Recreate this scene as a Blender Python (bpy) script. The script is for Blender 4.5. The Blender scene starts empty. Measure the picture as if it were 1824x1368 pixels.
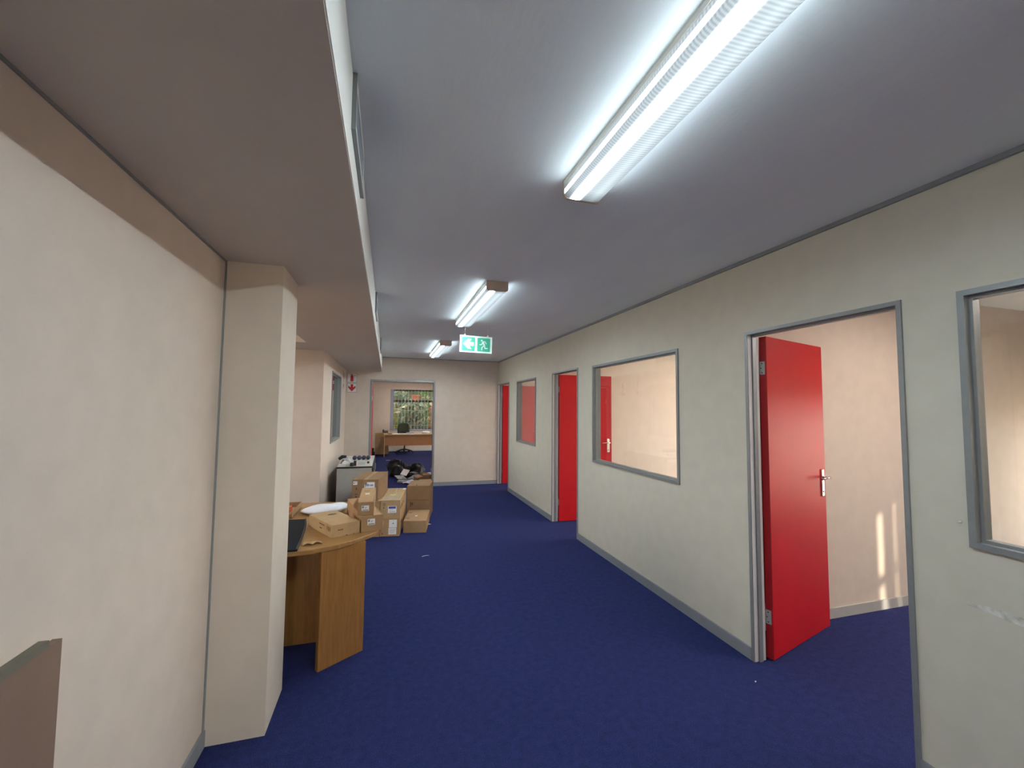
import bpy, math, random
from mathutils import Vector, Matrix
random.seed(7)
R = math.radians
sc = bpy.context.scene
col = sc.collection

# ------------------------------------------------------------------ camera
CAMZ = 1.5615
F_PX, YAW, PIT, ROL = 749.57, 0.28689, 0.058695, 0.009467
cd = bpy.data.cameras.new('camera'); cam = bpy.data.objects.new('camera', cd); col.objects.link(cam)
cd.sensor_fit = 'HORIZONTAL'; cd.sensor_width = 36.0; cd.lens = F_PX / 1824 * 36.0
cd.clip_start = 0.02; cd.clip_end = 200
_fw = Vector((math.sin(YAW) * math.cos(PIT), math.cos(YAW) * math.cos(PIT), math.sin(PIT)))
_r0 = Vector((math.cos(YAW), -math.sin(YAW), 0)); _u0 = _r0.cross(_fw)
_r = _r0 * math.cos(ROL) + _u0 * math.sin(ROL); _u = -_r0 * math.sin(ROL) + _u0 * math.cos(ROL)
cam.matrix_world = Matrix(((_r.x, _u.x, -_fw.x, 0), (_r.y, _u.y, -_fw.y, 0), (_r.z, _u.z, -_fw.z, CAMZ), (0, 0, 0, 1)))
sc.camera = cam
# ------------------------------------------------------------------ world, sun, exposure
LAMP = 1.7          # scale of the fluorescent fittings
w = bpy.data.worlds.new('world'); sc.world = w; w.use_nodes = True
bg = w.node_tree.nodes['Background']
bg.inputs[0].default_value = (1.0, 0.89, 0.82, 1); bg.inputs[1].default_value = 5.5
sd = bpy.data.lights.new('sun', 'SUN'); sun = bpy.data.objects.new('sun', sd); col.objects.link(sun)
sd.energy = 2.8; sd.angle = R(0.6); sd.color = (1.0, 0.86, 0.68)
sun.rotation_euler = Vector((-1, 2.0, -0.5)).to_track_quat('-Z', 'Y').to_euler()
sun.location = (12, -6, 8)
def portal(x, y, z, sx, sy, direction):     # guides the sky light through a window opening; gives off no light itself
    ld = bpy.data.lights.new('window_portal', 'AREA'); ld.shape = 'RECTANGLE'; ld.size = sx; ld.size_y = sy; ld.cycles.is_portal = True
    lo = bpy.data.objects.new('window_portal', ld); col.objects.link(lo); lo.location = (x, y, z)
    lo.rotation_euler = Vector(direction).to_track_quat('-Z', 'Z' if False else 'Y').to_euler()
vs = sc.view_settings
vs.view_transform = 'Standard'; vs.look = 'None'; vs.gamma = 1; vs.use_curve_mapping = False
vs.exposure = 1.45

# ------------------------------------------------------------------ materials
def mat(name, color, rough=0.6, metal=0.0, noise=0.0, nscale=20.0, bump=0.0, bscale=200.0, spec=0.5,
        stretch=None, col2=None, emit=None, transl=0.0, bdist=0.002):
    m = bpy.data.materials.new(name); m.use_nodes = True
    nt = m.node_tree; b = nt.nodes['Principled BSDF']
    b.inputs['Roughness'].default_value = rough; b.inputs['Metallic'].default_value = metal
    b.inputs['Specular IOR Level'].default_value = spec
    c = (*color, 1)
    b.inputs['Base Color'].default_value = c
    tc = nt.nodes.new('ShaderNodeTexCoord')
    src = tc.outputs['Object']
    if stretch:
        mp = nt.nodes.new('ShaderNodeMapping'); mp.inputs['Scale'].default_value = stretch
        nt.links.new(src, mp.inputs['Vector']); src = mp.outputs['Vector']
    if noise > 0 or col2:
        n = nt.nodes.new('ShaderNodeTexNoise'); n.inputs['Scale'].default_value = nscale; n.inputs['Detail'].default_value = 4
        nt.links.new(src, n.inputs['Vector'])
        mx = nt.nodes.new('ShaderNodeMix'); mx.data_type = 'RGBA'
        c2 = col2 if col2 else tuple(max(0, k * (1 - noise)) for k in color)
        c1 = color if col2 else tuple(min(1, k * (1 + noise)) for k in color)
        mx.inputs['A'].default_value = (*c1, 1); mx.inputs['B'].default_value = (*c2, 1)
        rp = nt.nodes.new('ShaderNodeMapRange'); rp.inputs['From Min'].default_value = .3; rp.inputs['From Max'].default_value = .7
        nt.links.new(n.outputs['Fac'], rp.inputs['Value'])
        nt.links.new(rp.outputs['Result'], mx.inputs['Factor'])
        nt.links.new(mx.outputs['Result'], b.inputs['Base Color'])
    if bump > 0:
        n2 = nt.nodes.new('ShaderNodeTexNoise'); n2.inputs['Scale'].default_value = bscale; n2.inputs['Detail'].default_value = 3
        nt.links.new(src, n2.inputs['Vector'])
        bp = nt.nodes.new('ShaderNodeBump'); bp.inputs['Strength'].default_value = bump; bp.inputs['Distance'].default_value = bdist
        nt.links.new(n2.outputs['Fac'], bp.inputs['Height']); nt.links.new(bp.outputs['Normal'], b.inputs['Normal'])
    if emit:
        b.inputs['Emission Color'].default_value = (*emit[0], 1); b.inputs['Emission Strength'].default_value = emit[1]
    if transl > 0:
        t = nt.nodes.new('ShaderNodeBsdfTranslucent'); t.inputs['Color'].default_value = c
        ms = nt.nodes.new('ShaderNodeMixShader'); ms.inputs[0].default_value = transl
        out = nt.nodes['Material Output']
        nt.links.new(b.outputs[0], ms.inputs[1]); nt.links.new(t.outputs[0], ms.inputs[2]); nt.links.new(ms.outputs[0], out.inputs[0])
    return m

def glass_mat(name, tint=(1, 1, 1), refl=1.0, rough=0.0):
    m = bpy.data.materials.new(name); m.use_nodes = True; nt = m.node_tree; nt.nodes.clear()
    out = nt.nodes.new('ShaderNodeOutputMaterial'); tr = nt.nodes.new('ShaderNodeBsdfTransparent')
    tr.inputs[0].default_value = (*tint, 1)
    gl = nt.nodes.new('ShaderNodeBsdfGlossy'); gl.inputs['Roughness'].default_value = rough
    la = nt.nodes.new('ShaderNodeLayerWeight'); la.inputs['Blend'].default_value = .5
    pw = nt.nodes.new('ShaderNodeMath'); pw.operation = 'POWER'; pw.inputs[1].default_value = 5.0; nt.links.new(la.outputs['Facing'], pw.inputs[0])
    lw = nt.nodes.new('ShaderNodeMath'); lw.operation = 'MULTIPLY_ADD'; lw.inputs[1].default_value = .96; lw.inputs[2].default_value = .04; nt.links.new(pw.outputs[0], lw.inputs[0])
    mu = nt.nodes.new('ShaderNodeMath'); mu.operation = 'MULTIPLY'; mu.inputs[1].default_value = refl; mu.use_clamp = True
    ms = nt.nodes.new('ShaderNodeMixShader')
    nt.links.new(lw.outputs[0], mu.inputs[0]); nt.links.new(mu.outputs[0], ms.inputs[0])
    nt.links.new(tr.outputs[0], ms.inputs[1]); nt.links.new(gl.outputs[0], ms.inputs[2]); nt.links.new(ms.outputs[0], out.inputs[0])
    return m

def carpet_mat():
    m = bpy.data.materials.new('blue_carpet'); m.use_nodes = True; nt = m.node_tree; b = nt.nodes['Principled BSDF']
    b.inputs['Roughness'].default_value = 0.95; b.inputs['Specular IOR Level'].default_value = 0.1
    tc = nt.nodes.new('ShaderNodeTexCoord')
    n1 = nt.nodes.new('ShaderNodeTexNoise'); n1.inputs['Scale'].default_value = 240; n1.inputs['Detail'].default_value = 3
    n2 = nt.nodes.new('ShaderNodeTexNoise'); n2.inputs['Scale'].default_value = 26; n2.inputs['Detail'].default_value = 5
    n3 = nt.nodes.new('ShaderNodeTexNoise'); n3.inputs['Scale'].default_value = 90; n3.inputs['Detail'].default_value = 4
    for n in (n1, n2, n3): nt.links.new(tc.outputs['Object'], n.inputs['Vector'])
    r1 = nt.nodes.new('ShaderNodeValToRGB'); r1.color_ramp.elements[0].position = .35; r1.color_ramp.elements[1].position = .68
    r1.color_ramp.elements[0].color = (.012, .018, .080, 1); r1.color_ramp.elements[1].color = (.036, .046, .165, 1)
    nt.links.new(n1.outputs['Fac'], r1.inputs[0])
    r2 = nt.nodes.new('ShaderNodeValToRGB'); r2.color_ramp.elements[0].position = .3; r2.color_ramp.elements[1].position = .75
    r2.color_ramp.elements[0].color = (.82, .82, .82, 1); r2.color_ramp.elements[1].color = (1.15, 1.15, 1.15, 1)
    nt.links.new(n2.outputs['Fac'], r2.inputs[0])
    mx = nt.nodes.new('ShaderNodeMix'); mx.data_type = 'RGBA'; mx.blend_type = 'MULTIPLY'; mx.inputs['Factor'].default_value = 1
    nt.links.new(r1.outputs[0], mx.inputs['A']); nt.links.new(r2.outputs[0], mx.inputs['B'])
    r3 = nt.nodes.new('ShaderNodeValToRGB'); r3.color_ramp.elements[0].position = .66; r3.color_ramp.elements[1].position = .76
    r3.color_ramp.elements[0].color = (0, 0, 0, 1); r3.color_ramp.elements[1].color = (.03, .016, .022, 1)
    nt.links.new(n3.outputs['Fac'], r3.inputs[0])
    ad = nt.nodes.new('ShaderNodeMix'); ad.data_type = 'RGBA'; ad.blend_type = 'ADD'; ad.inputs['Factor'].default_value = 1
    nt.links.new(mx.outputs['Result'], ad.inputs['A']); nt.links.new(r3.outputs[0], ad.inputs['B'])
    nt.links.new(ad.outputs['Result'], b.inputs['Base Color'])
    bp = nt.nodes.new('ShaderNodeBump'); bp.inputs['Strength'].default_value = .6; bp.inputs['Distance'].default_value = .004
    nt.links.new(n1.outputs['Fac'], bp.inputs['Height']); nt.links.new(bp.outputs['Normal'], b.inputs['Normal'])
    return m

def lens_mat(name='lamp_lens', tint=(.80, .93, 1.0), amp=1.0):
    # ribbed prismatic diffuser, lit from inside by two tubes that run along local Y
    m = bpy.data.materials.new(name); m.use_nodes = True; nt = m.node_tree; nt.nodes.clear()
    out = nt.nodes.new('ShaderNodeOutputMaterial'); em = nt.nodes.new('ShaderNodeEmission')
    tc = nt.nodes.new('ShaderNodeTexCoord'); sx = nt.nodes.new('ShaderNodeSeparateXYZ'); nt.links.new(tc.outputs['Object'], sx.inputs[0])
    def math_(op, a, b=None):
        n = nt.nodes.new('ShaderNodeMath'); n.operation = op
        for i, v in enumerate((a, b)):
            if v is None: continue
            if isinstance(v, (int, float)): n.inputs[i].default_value = v
            else: nt.links.new(v, n.inputs[i])
        return n.outputs[0]
    def band(x0, wd, amp):
        d = math_('DIVIDE', math_('SUBTRACT', sx.outputs['X'], x0), wd)
        return math_('MULTIPLY', math_('EXPONENT', math_('MULTIPLY', math_('MULTIPLY', d, d), -1.0)), amp)
    rib = math_('ADD', math_('MULTIPLY', math_('SINE', math_('MULTIPLY', sx.outputs['Y'], 520.0)), 0.16), 0.84)
    ribx = math_('ADD', math_('MULTIPLY', math_('SINE', math_('MULTIPLY', sx.outputs['X'], 1400.0)), 0.06), 1.0)
    base = math_('MULTIPLY', math_('MULTIPLY', rib, ribx), 0.165)
    tot = math_('ADD', base, math_('ADD', band(-.036, .011, 64.0), band(.040, .020, 0.05)))
    tot = math_('ADD', tot, band(0.0, .06, 0.04))
    # the upright sides of the lens are clear and pass more light than the ribbed face
    side = math_('GREATER_THAN', math_('ABSOLUTE', sx.outputs['X']), .0845)
    low = math_('LESS_THAN', sx.outputs['Z'], -.038)
    tot = math_('ADD', tot, math_('MULTIPLY', math_('MULTIPLY', side, low), 3.2))
    # the ends of the tubes stop short of the end caps
    ed = math_('ABSOLUTE', sx.outputs['Y'])
    mr = nt.nodes.new('ShaderNodeMapRange'); mr.inputs['From Min'].default_value = .68; mr.inputs['From Max'].default_value = .765
    mr.inputs['To Min'].default_value = 1; mr.inputs['To Max'].default_value = .35
    nt.links.new(ed, mr.inputs['Value'])
    tot = math_('MULTIPLY', math_('MULTIPLY', tot, mr.outputs['Result']), LAMP * amp)
    em.inputs['Color'].default_value = (*tint, 1)
    nt.links.new(tot, em.inputs['Strength']); nt.links.new(em.outputs[0], out.inputs[0])
    return m

M = {}
M['wall'] = mat('cream_wallpaper', (.67, .575, .49), .75, noise=.03, nscale=9, bump=.25, bscale=420, spec=.25)
M['wall_lamplit'] = mat('lamplit_cream_wallpaper', (.60, .572, .482), .75, noise=.03, nscale=9, bump=.25, bscale=420, spec=.25)  # same wallpaper, with the cooler lamp light put into its colour
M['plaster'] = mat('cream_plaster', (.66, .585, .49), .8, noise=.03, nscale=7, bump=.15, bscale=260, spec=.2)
M['ceiling'] = mat('ceiling_paint', (.86, .92, .94), .7, noise=.02, nscale=5, bump=.2, bscale=60, spec=.25, stretch=(1, .35, 1), bdist=.004)
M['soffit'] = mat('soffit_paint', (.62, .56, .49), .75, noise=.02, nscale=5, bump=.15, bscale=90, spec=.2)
M['white_paint'] = mat('white_paint', (.78, .77, .72), .7, bump=.1, bscale=200, spec=.25)
M['carpet'] = carpet_mat()
M['alu'] = mat('grey_aluminium', (.27, .29, .295), .42, metal=.35, noise=.04, nscale=30)
M['lit_face'] = mat('lit_jamb_face', (.62, .60, .60), .45, noise=.03)  # jamb faces turned to the room, its light put into a paler colour
M['base'] = mat('grey_skirting', (.27, .29, .31), .5, metal=.15, noise=.04, nscale=20)
M['red'] = mat('red_door_paint', (.49, .007, .013), .42, noise=.05, nscale=6, bump=.06, bscale=300, spec=.26)
M['red_edge'] = mat('red_door_edge', (.36, .010, .014), .45)
M['chrome'] = mat('satin_chrome', (.75, .73, .70), .22, metal=.95)
M['hinge'] = mat('hinge_steel', (.55, .56, .54), .4, metal=.5)
M['dark'] = mat('dark_screw', (.03, .03, .03), .6)
M['glass'] = glass_mat('clear_glass', (.97, .985, .975), 1.1)
M['glass2'] = glass_mat('grey_glass', (.80, .84, .80), 2.6)
M['glass_tint'] = glass_mat('dimming_grey_glass', (.60, .63, .62), 1.0); M['lens'] = lens_mat(); M['lens_warm'] = lens_mat('office_lamp_lens', (1.0, .88, .80), .76); M['lens_dim'] = lens_mat('added_alcove_lamp_lens', (1.0, .90, .82), .22); M['lens_office'] = lens_mat('bright_office_lamp_lens', (1.0, .88, .80), 1.6)  # glass_tint: grey put into the pane to dim the bright garden
M['lamp_body'] = mat('lamp_housing', (.74, .72, .66), .5)
M['end_cap'] = mat('lamp_end_cap', (.62, .50, .40), .55)
M['oak'] = mat('oak_veneer', (.38, .185, .05), .38, col2=(.28, .125, .032), nscale=7, stretch=(9, 9, .9), bump=.05, bscale=60)
M['oak_top'] = mat('oak_veneer_top', (.38, .205, .07), .36, col2=(.29, .15, .045), nscale=7, stretch=(1.2, 9, 9), bump=.05, bscale=60)
M['oak_far'] = mat('cherry_laminate', (.42, .20, .085), .4, col2=(.36, .165, .065), nscale=6, stretch=(9, 9, 1))
M['oak_far_light'] = mat('beech_laminate', (.50, .33, .16), .4, col2=(.42, .27, .12), nscale=6, stretch=(2, 9, 9))
M['card'] = mat('cardboard', (.39, .245, .13), .85, noise=.06, nscale=14, bump=.1, bscale=90, spec=.15)
M['card2'] = mat('cardboard_dark', (.29, .18, .10), .85, noise=.06, nscale=14, bump=.1, bscale=90, spec=.15)
M['card3'] = mat('cardboard_pale', (.45, .305, .165), .85, noise=.06, nscale=14, bump=.1, bscale=90, spec=.15)
M['tape'] = mat('brown_tape', (.36, .21, .10), .3, noise=.05, spec=.5)
M['ctape'] = mat('clear_tape', (.56, .46, .32), .12, noise=.15, nscale=30, bump=.6, bscale=40, spec=.8)
M['ink'] = mat('brown_ink', (.09, .055, .03), .8)
M['white'] = mat('white_paper', (.80, .80, .79), .7)
M['blue'] = mat('blue_print', (.06, .09, .34), .6)
M['grey_print'] = mat('grey_print', (.22, .23, .27), .7)
M['yellow'] = mat('yellow_ink', (.62, .68, .10), .6)
M['black'] = mat('black_plastic', (.012, .013, .015), .5)
M['blackpad'] = mat('black_rubber', (.010, .012, .017), .8, noise=.2, nscale=60, spec=.15)
M['bag'] = mat('black_bin_liner', (.006, .006, .008), .42, bump=.5, bscale=24, spec=.22, bdist=.02)
M['sheet'] = mat('white_bag', (.74, .78, .84), .45, bump=.25, bscale=16, bdist=.02)
M['cab'] = mat('grey_laminate', (.44, .44, .42), .5, noise=.03)
M['cabtop'] = mat('pale_grey_laminate', (.62, .62, .58), .45, noise=.03)
M['green'] = mat('sign_green', (.030, .32, .20), .5)
M['signw'] = mat('sign_white', (.54, .64, .59), .5)
M['signwhite'] = mat('sign_plain_white', (.76, .75, .73), .5)
M['signred'] = mat('sign_red', (.45, .016, .02), .5)
M['wire'] = mat('steel_wire', (.5, .5, .5), .4, metal=.8)
M['vent'] = mat('vent_blade', (.30, .36, .42), .5, metal=.2)
M['brown'] = mat('brown_hardboard', (.22, .145, .105), .8, noise=.05, nscale=8, bump=.05)
M['olive'] = mat('olive_edge', (.16, .145, .11), .7)
M['cloth'] = mat('grey_cloth', (.42, .39, .44), .9, noise=.25, nscale=12, bump=.4, bscale=120)
M['navy'] = mat('dark_blue_plastic', (.035, .035, .075), .4)
M['orange'] = mat('orange_red', (.62, .14, .06), .6)
M['news'] = mat('newsprint', (.52, .54, .52), .8, col2=(.16, .18, .17), nscale=28)
M['blind'] = mat('added_blind_fabric', (.86, .76, .64), .9, transl=.5, spec=.1)
M['bar'] = mat('burglar_bar', (.50, .54, .47), .5)
M['winblack'] = mat('dark_window_frame', (.03, .028, .03), .5)
M['reveal'] = mat('blue_grey_reveal', (.30, .32, .42), .6)
M['greenmesh'] = mat('green_black_mesh', (.010, .020, .005), .7)
M['pale_rubber'] = mat('torn_paper', (.74, .74, .69), .9, col2=(.46, .44, .38), nscale=40)
M['paving'] = mat('outdoor_paving', (.42, .36, .29), .9, noise=.15, nscale=3)
M['gwall'] = mat('garden_wall', (.045, .055, .035), .9, noise=.2, nscale=2)
M['brick'] = mat('garden_brick', (.27, .075, .04), .85, noise=.2, nscale=20)
LEAF = [mat('leaf_mid', (.070, .145, .040), .5, noise=.35, nscale=6, transl=.3), mat('leaf_grey', (.115, .170, .120), .55, noise=.3, nscale=6, transl=.25),
        mat('leaf_yellow', (.22, .25, .05), .5, noise=.3, nscale=6, transl=.35), mat('leaf_dry', (.25, .14, .075), .7, noise=.35, nscale=6, transl=.2),
        mat('leaf_dark', (.028, .055, .022), .5, noise=.35, nscale=6, transl=.2)]
LEAF.append(mat('leaf_sunlit_tone', (.42, .34, .22), .6, noise=.4, nscale=6, transl=.3))  # sunlit highlights of the shrubs, painted as paler leaves
M['bark'] = mat('bark', (.17, .13, .10), .9, noise=.3, nscale=20)

# ------------------------------------------------------------------ helpers
def tag(o, label=None, cat=None, group=None, kind=None):
    if label: o['label'] = label
    if cat: o['category'] = cat
    if group: o['group'] = group
    if kind: o['kind'] = kind
    return o

def empty(name, loc=(0, 0, 0), rz=0.0):
    o = bpy.data.objects.new(name, None); col.objects.link(o); o.empty_display_size = .05
    o.location = loc; o.rotation_euler = (0, 0, rz); return o

class MB:
    def __init__(s): s.v = []; s.f = []
    def raw(s, vs_, fs_):
        n = len(s.v); s.v += [tuple(p) for p in vs_]; s.f += [tuple(i + n for i in f) for f in fs_]; return s
    def box(s, x0, x1, y0, y1, z0, z1):
        return s.raw([(x0, y0, z0), (x1, y0, z0), (x1, y1, z0), (x0, y1, z0), (x0, y0, z1), (x1, y0, z1), (x1, y1, z1), (x0, y1, z1)],
                     [(0, 3, 2, 1), (4, 5, 6, 7), (0, 1, 5, 4), (1, 2, 6, 5), (2, 3, 7, 6), (3, 0, 4, 7)])
    def prism(s, pts, z0, z1):      # polygon in XY, counter-clockwise
        n = len(pts)
        vs_ = [(x, y, z0) for x, y in pts] + [(x, y, z1) for x, y in pts]
        fs_ = [tuple(range(n - 1, -1, -1)), tuple(range(n, 2 * n))] + [(i, (i + 1) % n, n + (i + 1) % n, n + i) for i in range(n)]
        return s.raw(vs_, fs_)
    def prism_axis(s, pts, a0, a1, axis):   # polygon in the plane across axis ('x': pts are y,z ; 'y': pts are x,z)
        n = len(pts)
        if axis == 'x': vs_ = [(a0, p, q) for p, q in pts] + [(a1, p, q) for p, q in pts]
        else: vs_ = [(p, a1, q) for p, q in pts] + [(p, a0, q) for p, q in pts]
        fs_ = [tuple(range(n - 1, -1, -1)), tuple(range(n, 2 * n))] + [(i, (i + 1) % n, n + (i + 1) % n, n + i) for i in range(n)]
        return s.raw(vs_, fs_)
    def tube(s, pts, rad, seg=8, cap=True):
        pts = [Vector(p) for p in pts]; rads = rad if isinstance(rad, (list, tuple)) else [rad] * len(pts)
        rings = []; up = Vector((0, 0, 1))
        for i, p in enumerate(pts):
            d = (pts[min(i + 1, len(pts) - 1)] - pts[max(i - 1, 0)]).normalized()
            a = d.cross(up) if abs(d.dot(up)) < .95 else d.cross(Vector((1, 0, 0)))
            a.normalize(); b = d.cross(a)
            rings.append([p + (a * math.cos(t) + b * math.sin(t)) * rads[i] for t in [2 * math.pi * k / seg for k in range(seg)]])
        vs_ = [q for r_ in rings for q in r_]; fs_ = []
        for i in range(len(pts) - 1):
            for k in range(seg):
                fs_.append((i * seg + k, i * seg + (k + 1) % seg, (i + 1) * seg + (k + 1) % seg, (i + 1) * seg + k))
        if cap:
            fs_.append(tuple(range(seg - 1, -1, -1))); fs_.append(tuple((len(pts) - 1) * seg + k for k in range(seg)))
        return s.raw(vs_, fs_)
    def build(s, name, m, parent=None, smooth=False, bevel=0.0, fix=True):
        me = bpy.data.meshes.new(name); me.from_pydata(s.v, [], s.f); me.update()
        if fix:
            import bmesh
            bm = bmesh.new(); bm.from_mesh(me); bmesh.ops.recalc_face_normals(bm, faces=bm.faces); bm.to_mesh(me); bm.free()
        me.materials.append(M[m] if isinstance(m, str) else m)
        if smooth:
            for p in me.polygons: p.use_smooth = True
        o = bpy.data.objects.new(name, me); col.objects.link(o)
        if parent: o.parent = parent
        if bevel > 0:
            b = o.modifiers.new('bevel', 'BEVEL'); b.width = bevel; b.segments = 2; b.limit_method = 'ANGLE'
        return o

def box(name, x0, x1, y0, y1, z0, z1, m, parent=None, bevel=0.0):
    return MB().box(min(x0, x1), max(x0, x1), min(y0, y1), max(y0, y1), min(z0, z1), max(z0, z1)).build(name, m, parent, bevel=bevel, fix=False)

def struct(o, label, cat): return tag(o, label, cat, kind='structure')

def holed(a0, a1, z0, z1, holes):
    """rectangles (in the wall's own length and height) left over when the holes are cut"""
    out = []; holes = sorted(holes); cur = a0
    for h0, h1, b0, b1 in holes:
        if h0 > cur: out.append((cur, h0, z0, z1))
        if b0 > z0: out.append((h0, h1, z0, b0))
        if b1 < z1: out.append((h0, h1, b1, z1))
        cur = h1
    if cur < a1: out.append((cur, a1, z0, z1))
    return out

def wall_y(name, x0, x1, y0, y1, holes, m, label, z0=0.0, z1=2.556):     # wall that runs along Y
    b = MB()
    for a0, a1, c0, c1 in holed(y0, y1, z0, z1, holes): b.box(x0, x1, a0, a1, c0, c1)
    return struct(b.build(name, m, fix=False), label, 'wall')
def wall_x(name, y0, y1, x0, x1, holes, m, label, z0=0.0, z1=2.556):
    b = MB()
    for a0, a1, c0, c1 in holed(x0, x1, z0, z1, holes): b.box(a0, a1, y0, y1, c0, c1)
    return struct(b.build(name, m, fix=False), label, 'wall')

# ------------------------------------------------------------------ the setting
XR, XR2 = 2.242, 2.316          # right partition
XL = -0.776                     # left wall
YF, YF2 = 8.625, 8.725          # end wall of the passage
ZC, ZS = 2.556, 2.271           # ceiling and soffit of the bulkhead
XB = -0.126                     # face of the bulkhead
XE, XW = 6.5, -3.5              # outer walls
YN, YB = 15.8, -4.2
D1, D2, D3 = (1.317, 2.195), (4.727, 5.568), (7.774, 8.618)
HD = 2.075
W1, W2, W3 = (-.36, 1.12, 1.03, 2.06), (2.859, 4.338, .972, 2.06), (6.258, 7.272, .972, 2.06)
LW = (6.55, 7.75, 1.035, 2.085)
OPEN = (-.332, .924, 2.108)
P1, P2 = (2.465, 2.565), (5.72, 5.82)

struct(box('floor', XW - .1, XE + .1, YB - .1, YN + .1, -.12, 0, 'carpet'), 'dark blue looped carpet covering the whole floor', 'floor')
struct(box('ceiling', XW - .1, XE + .1, YB - .1, YN + .1, ZC, ZC + .14, 'ceiling'), 'flat painted ceiling carrying the fluorescent lights', 'ceiling')
wr = wall_y('wall_right', XR, XR2, YB, YF, [W1, (D1[0], D1[1], 0, HD), W2, (D2[0], D2[1], 0, HD), W3, (D3[0], D3[1], 0, HD)], 'wall_lamplit',
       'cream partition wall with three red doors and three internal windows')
wall_x('wall_far', YF, YF2, XL - .1, XE, [(OPEN[0], OPEN[1], 0, OPEN[2])], 'wall', 'cream wall closing the passage with the open double doorway')
wall_y('wall_left', XL - .1, XL, YB, 2.336, [], 'wall', 'long blank cream wall running up to the square pillar')
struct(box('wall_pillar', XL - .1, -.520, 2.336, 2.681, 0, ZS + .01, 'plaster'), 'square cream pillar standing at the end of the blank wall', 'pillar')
wall_y('wall_left_office', XL - .102, XL - .002, 5.714, YF, [LW], 'wall', 'cream office partition with a narrow internal window beside the fire signs')
wall_x('wall_alcove_end', 5.714, 5.814, XW, XL - .102, [], 'wall', 'shaded cream wall at the far end of the desk alcove')
wall_x('wall_alcove_near', 2.40, 2.50, XW, XL - .1, [], 'wall', 'cream wall at the near end of the desk alcove behind the pillar')
AW = (3.2, 4.6, 1.0, 2.1); LR = (6.3, 8.0, 1.0, 2.1)
wall_y('wall_outer_west', XW - .1, XW, YB, YN, [AW, LR], 'plaster', 'outer wall of the alcove and left office with windows')
EW0, EW1, EW2, EW3 = (-3.5, -1.2, .95, 2.15), (1.30, 2.38, .35, 1.62), (2.7, 5.6, .6, 2.35), (6.0, 8.5, .6, 2.35)
wall_y('wall_outer_east', XE, XE + .1, YB, YN, [EW0, EW1, EW2, EW3, (10.0, 14.5, .9, 2.2)], 'plaster', 'outer wall of the offices on the right with windows')
wall_x('wall_office_divider', P1[0], P1[1], XR2, XE, [], 'wall', 'cream office wall behind the open red door beside the passage')
wall_x('wall_office_divider_middle', P2[0], P2[1], XR2, XE, [], 'wall', 'cream office wall seen through the large internal window')
BWIN = (-.70, .12, .4, 2.2)
wall_x('wall_back', YB - .1, YB, XW - .1, XE + .1, [BWIN], 'wall', 'wall behind the camera with an added fill light window')
NW = (.10, 1.72, .755, 2.22)
wall_x('wall_garden_room', YN, YN + .22, XW - .1, XE + .1, [NW], 'wall', 'end wall of the far office with the barred garden window')
# bulkhead
b = MB().box(XL - .1, XB, YB, YF, ZS, ZC)
b.box(XW, XL - .1, 5.066, 5.714, ZS, ZC).box(XW, XL - .1, YB, 2.50, ZS, ZC)
struct(b.build('ceiling_bulkhead', 'soffit', fix=False), 'low dropped ceiling bulkhead along the blank wall and the pillar', 'bulkhead')
struct(box('trim_5', XB, XB + .003, YB, YF, ZS + .004, ZC - .012, 'white_paint'), 'pale painted upright face of the ceiling bulkhead', 'trim')

# skirtings
bb = MB(); prev = YB
for d in (D1, D2, D3):
    bb.box(XR - .012, XR, prev, d[0], 0, .075); prev = d[1]
struct(bb.build('baseboard_right', 'base', fix=False), 'grey skirting along the wall with the red doors', 'skirting')
bb = MB().box(OPEN[1], XR - .012, YF - .012, YF, 0, .075).box(XL, OPEN[0], YF - .012, YF, 0, .075)
struct(bb.build('baseboard_far', 'base', fix=False), 'grey skirting under the end wall of the passage', 'skirting')
struct(box('baseboard_left', XL, XL + .012, YB, 2.336, 0, .075, 'base'), 'grey skirting along the blank wall before the pillar', 'skirting')
struct(box('baseboard_office', XR2, XE, P1[0] - .012, P1[0], 0, .075, M['cab']), 'pale grey skirting in the office behind the open red door', 'skirting')
struct(box('baseboard_office_middle', XR2, XE, P2[0] - .012, P2[0], 0, .075, M['cab']), 'pale grey skirting in the middle office', 'skirting')
struct(box('baseboard_garden_room', XW, XE, YN - .012, YN, 0, .09, M['cabtop']), 'pale skirting below the garden window', 'skirting')
# trims
struct(box('trim_1', XR - .016, XR, YB, YF, ZC - .022, ZC, 'alu'), 'thin grey metal trim between ceiling and the wall with red doors', 'trim')
struct(box('trim_2', XL, XL + .007, 2.327, 2.336, 0, ZS, 'alu'), 'thin grey upright strip where the blank wall meets the pillar', 'trim')
struct(box('trim_3', XL, XL + .006, YB, 2.327, ZS - .008, ZS, 'alu'), 'thin grey strip between blank wall and bulkhead', 'trim')
struct(box('trim_4', -.522, -.508, YF - .008, YF, .08, ZS, 'wall'), 'thin pale joint strip on the end wall beside the fire signs', 'trim')
struct(box('trim_6', XB, XR, YF - .01, YF, ZC - .012, ZC, 'alu'), 'thin grey trim between ceiling and the end wall', 'trim')

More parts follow.
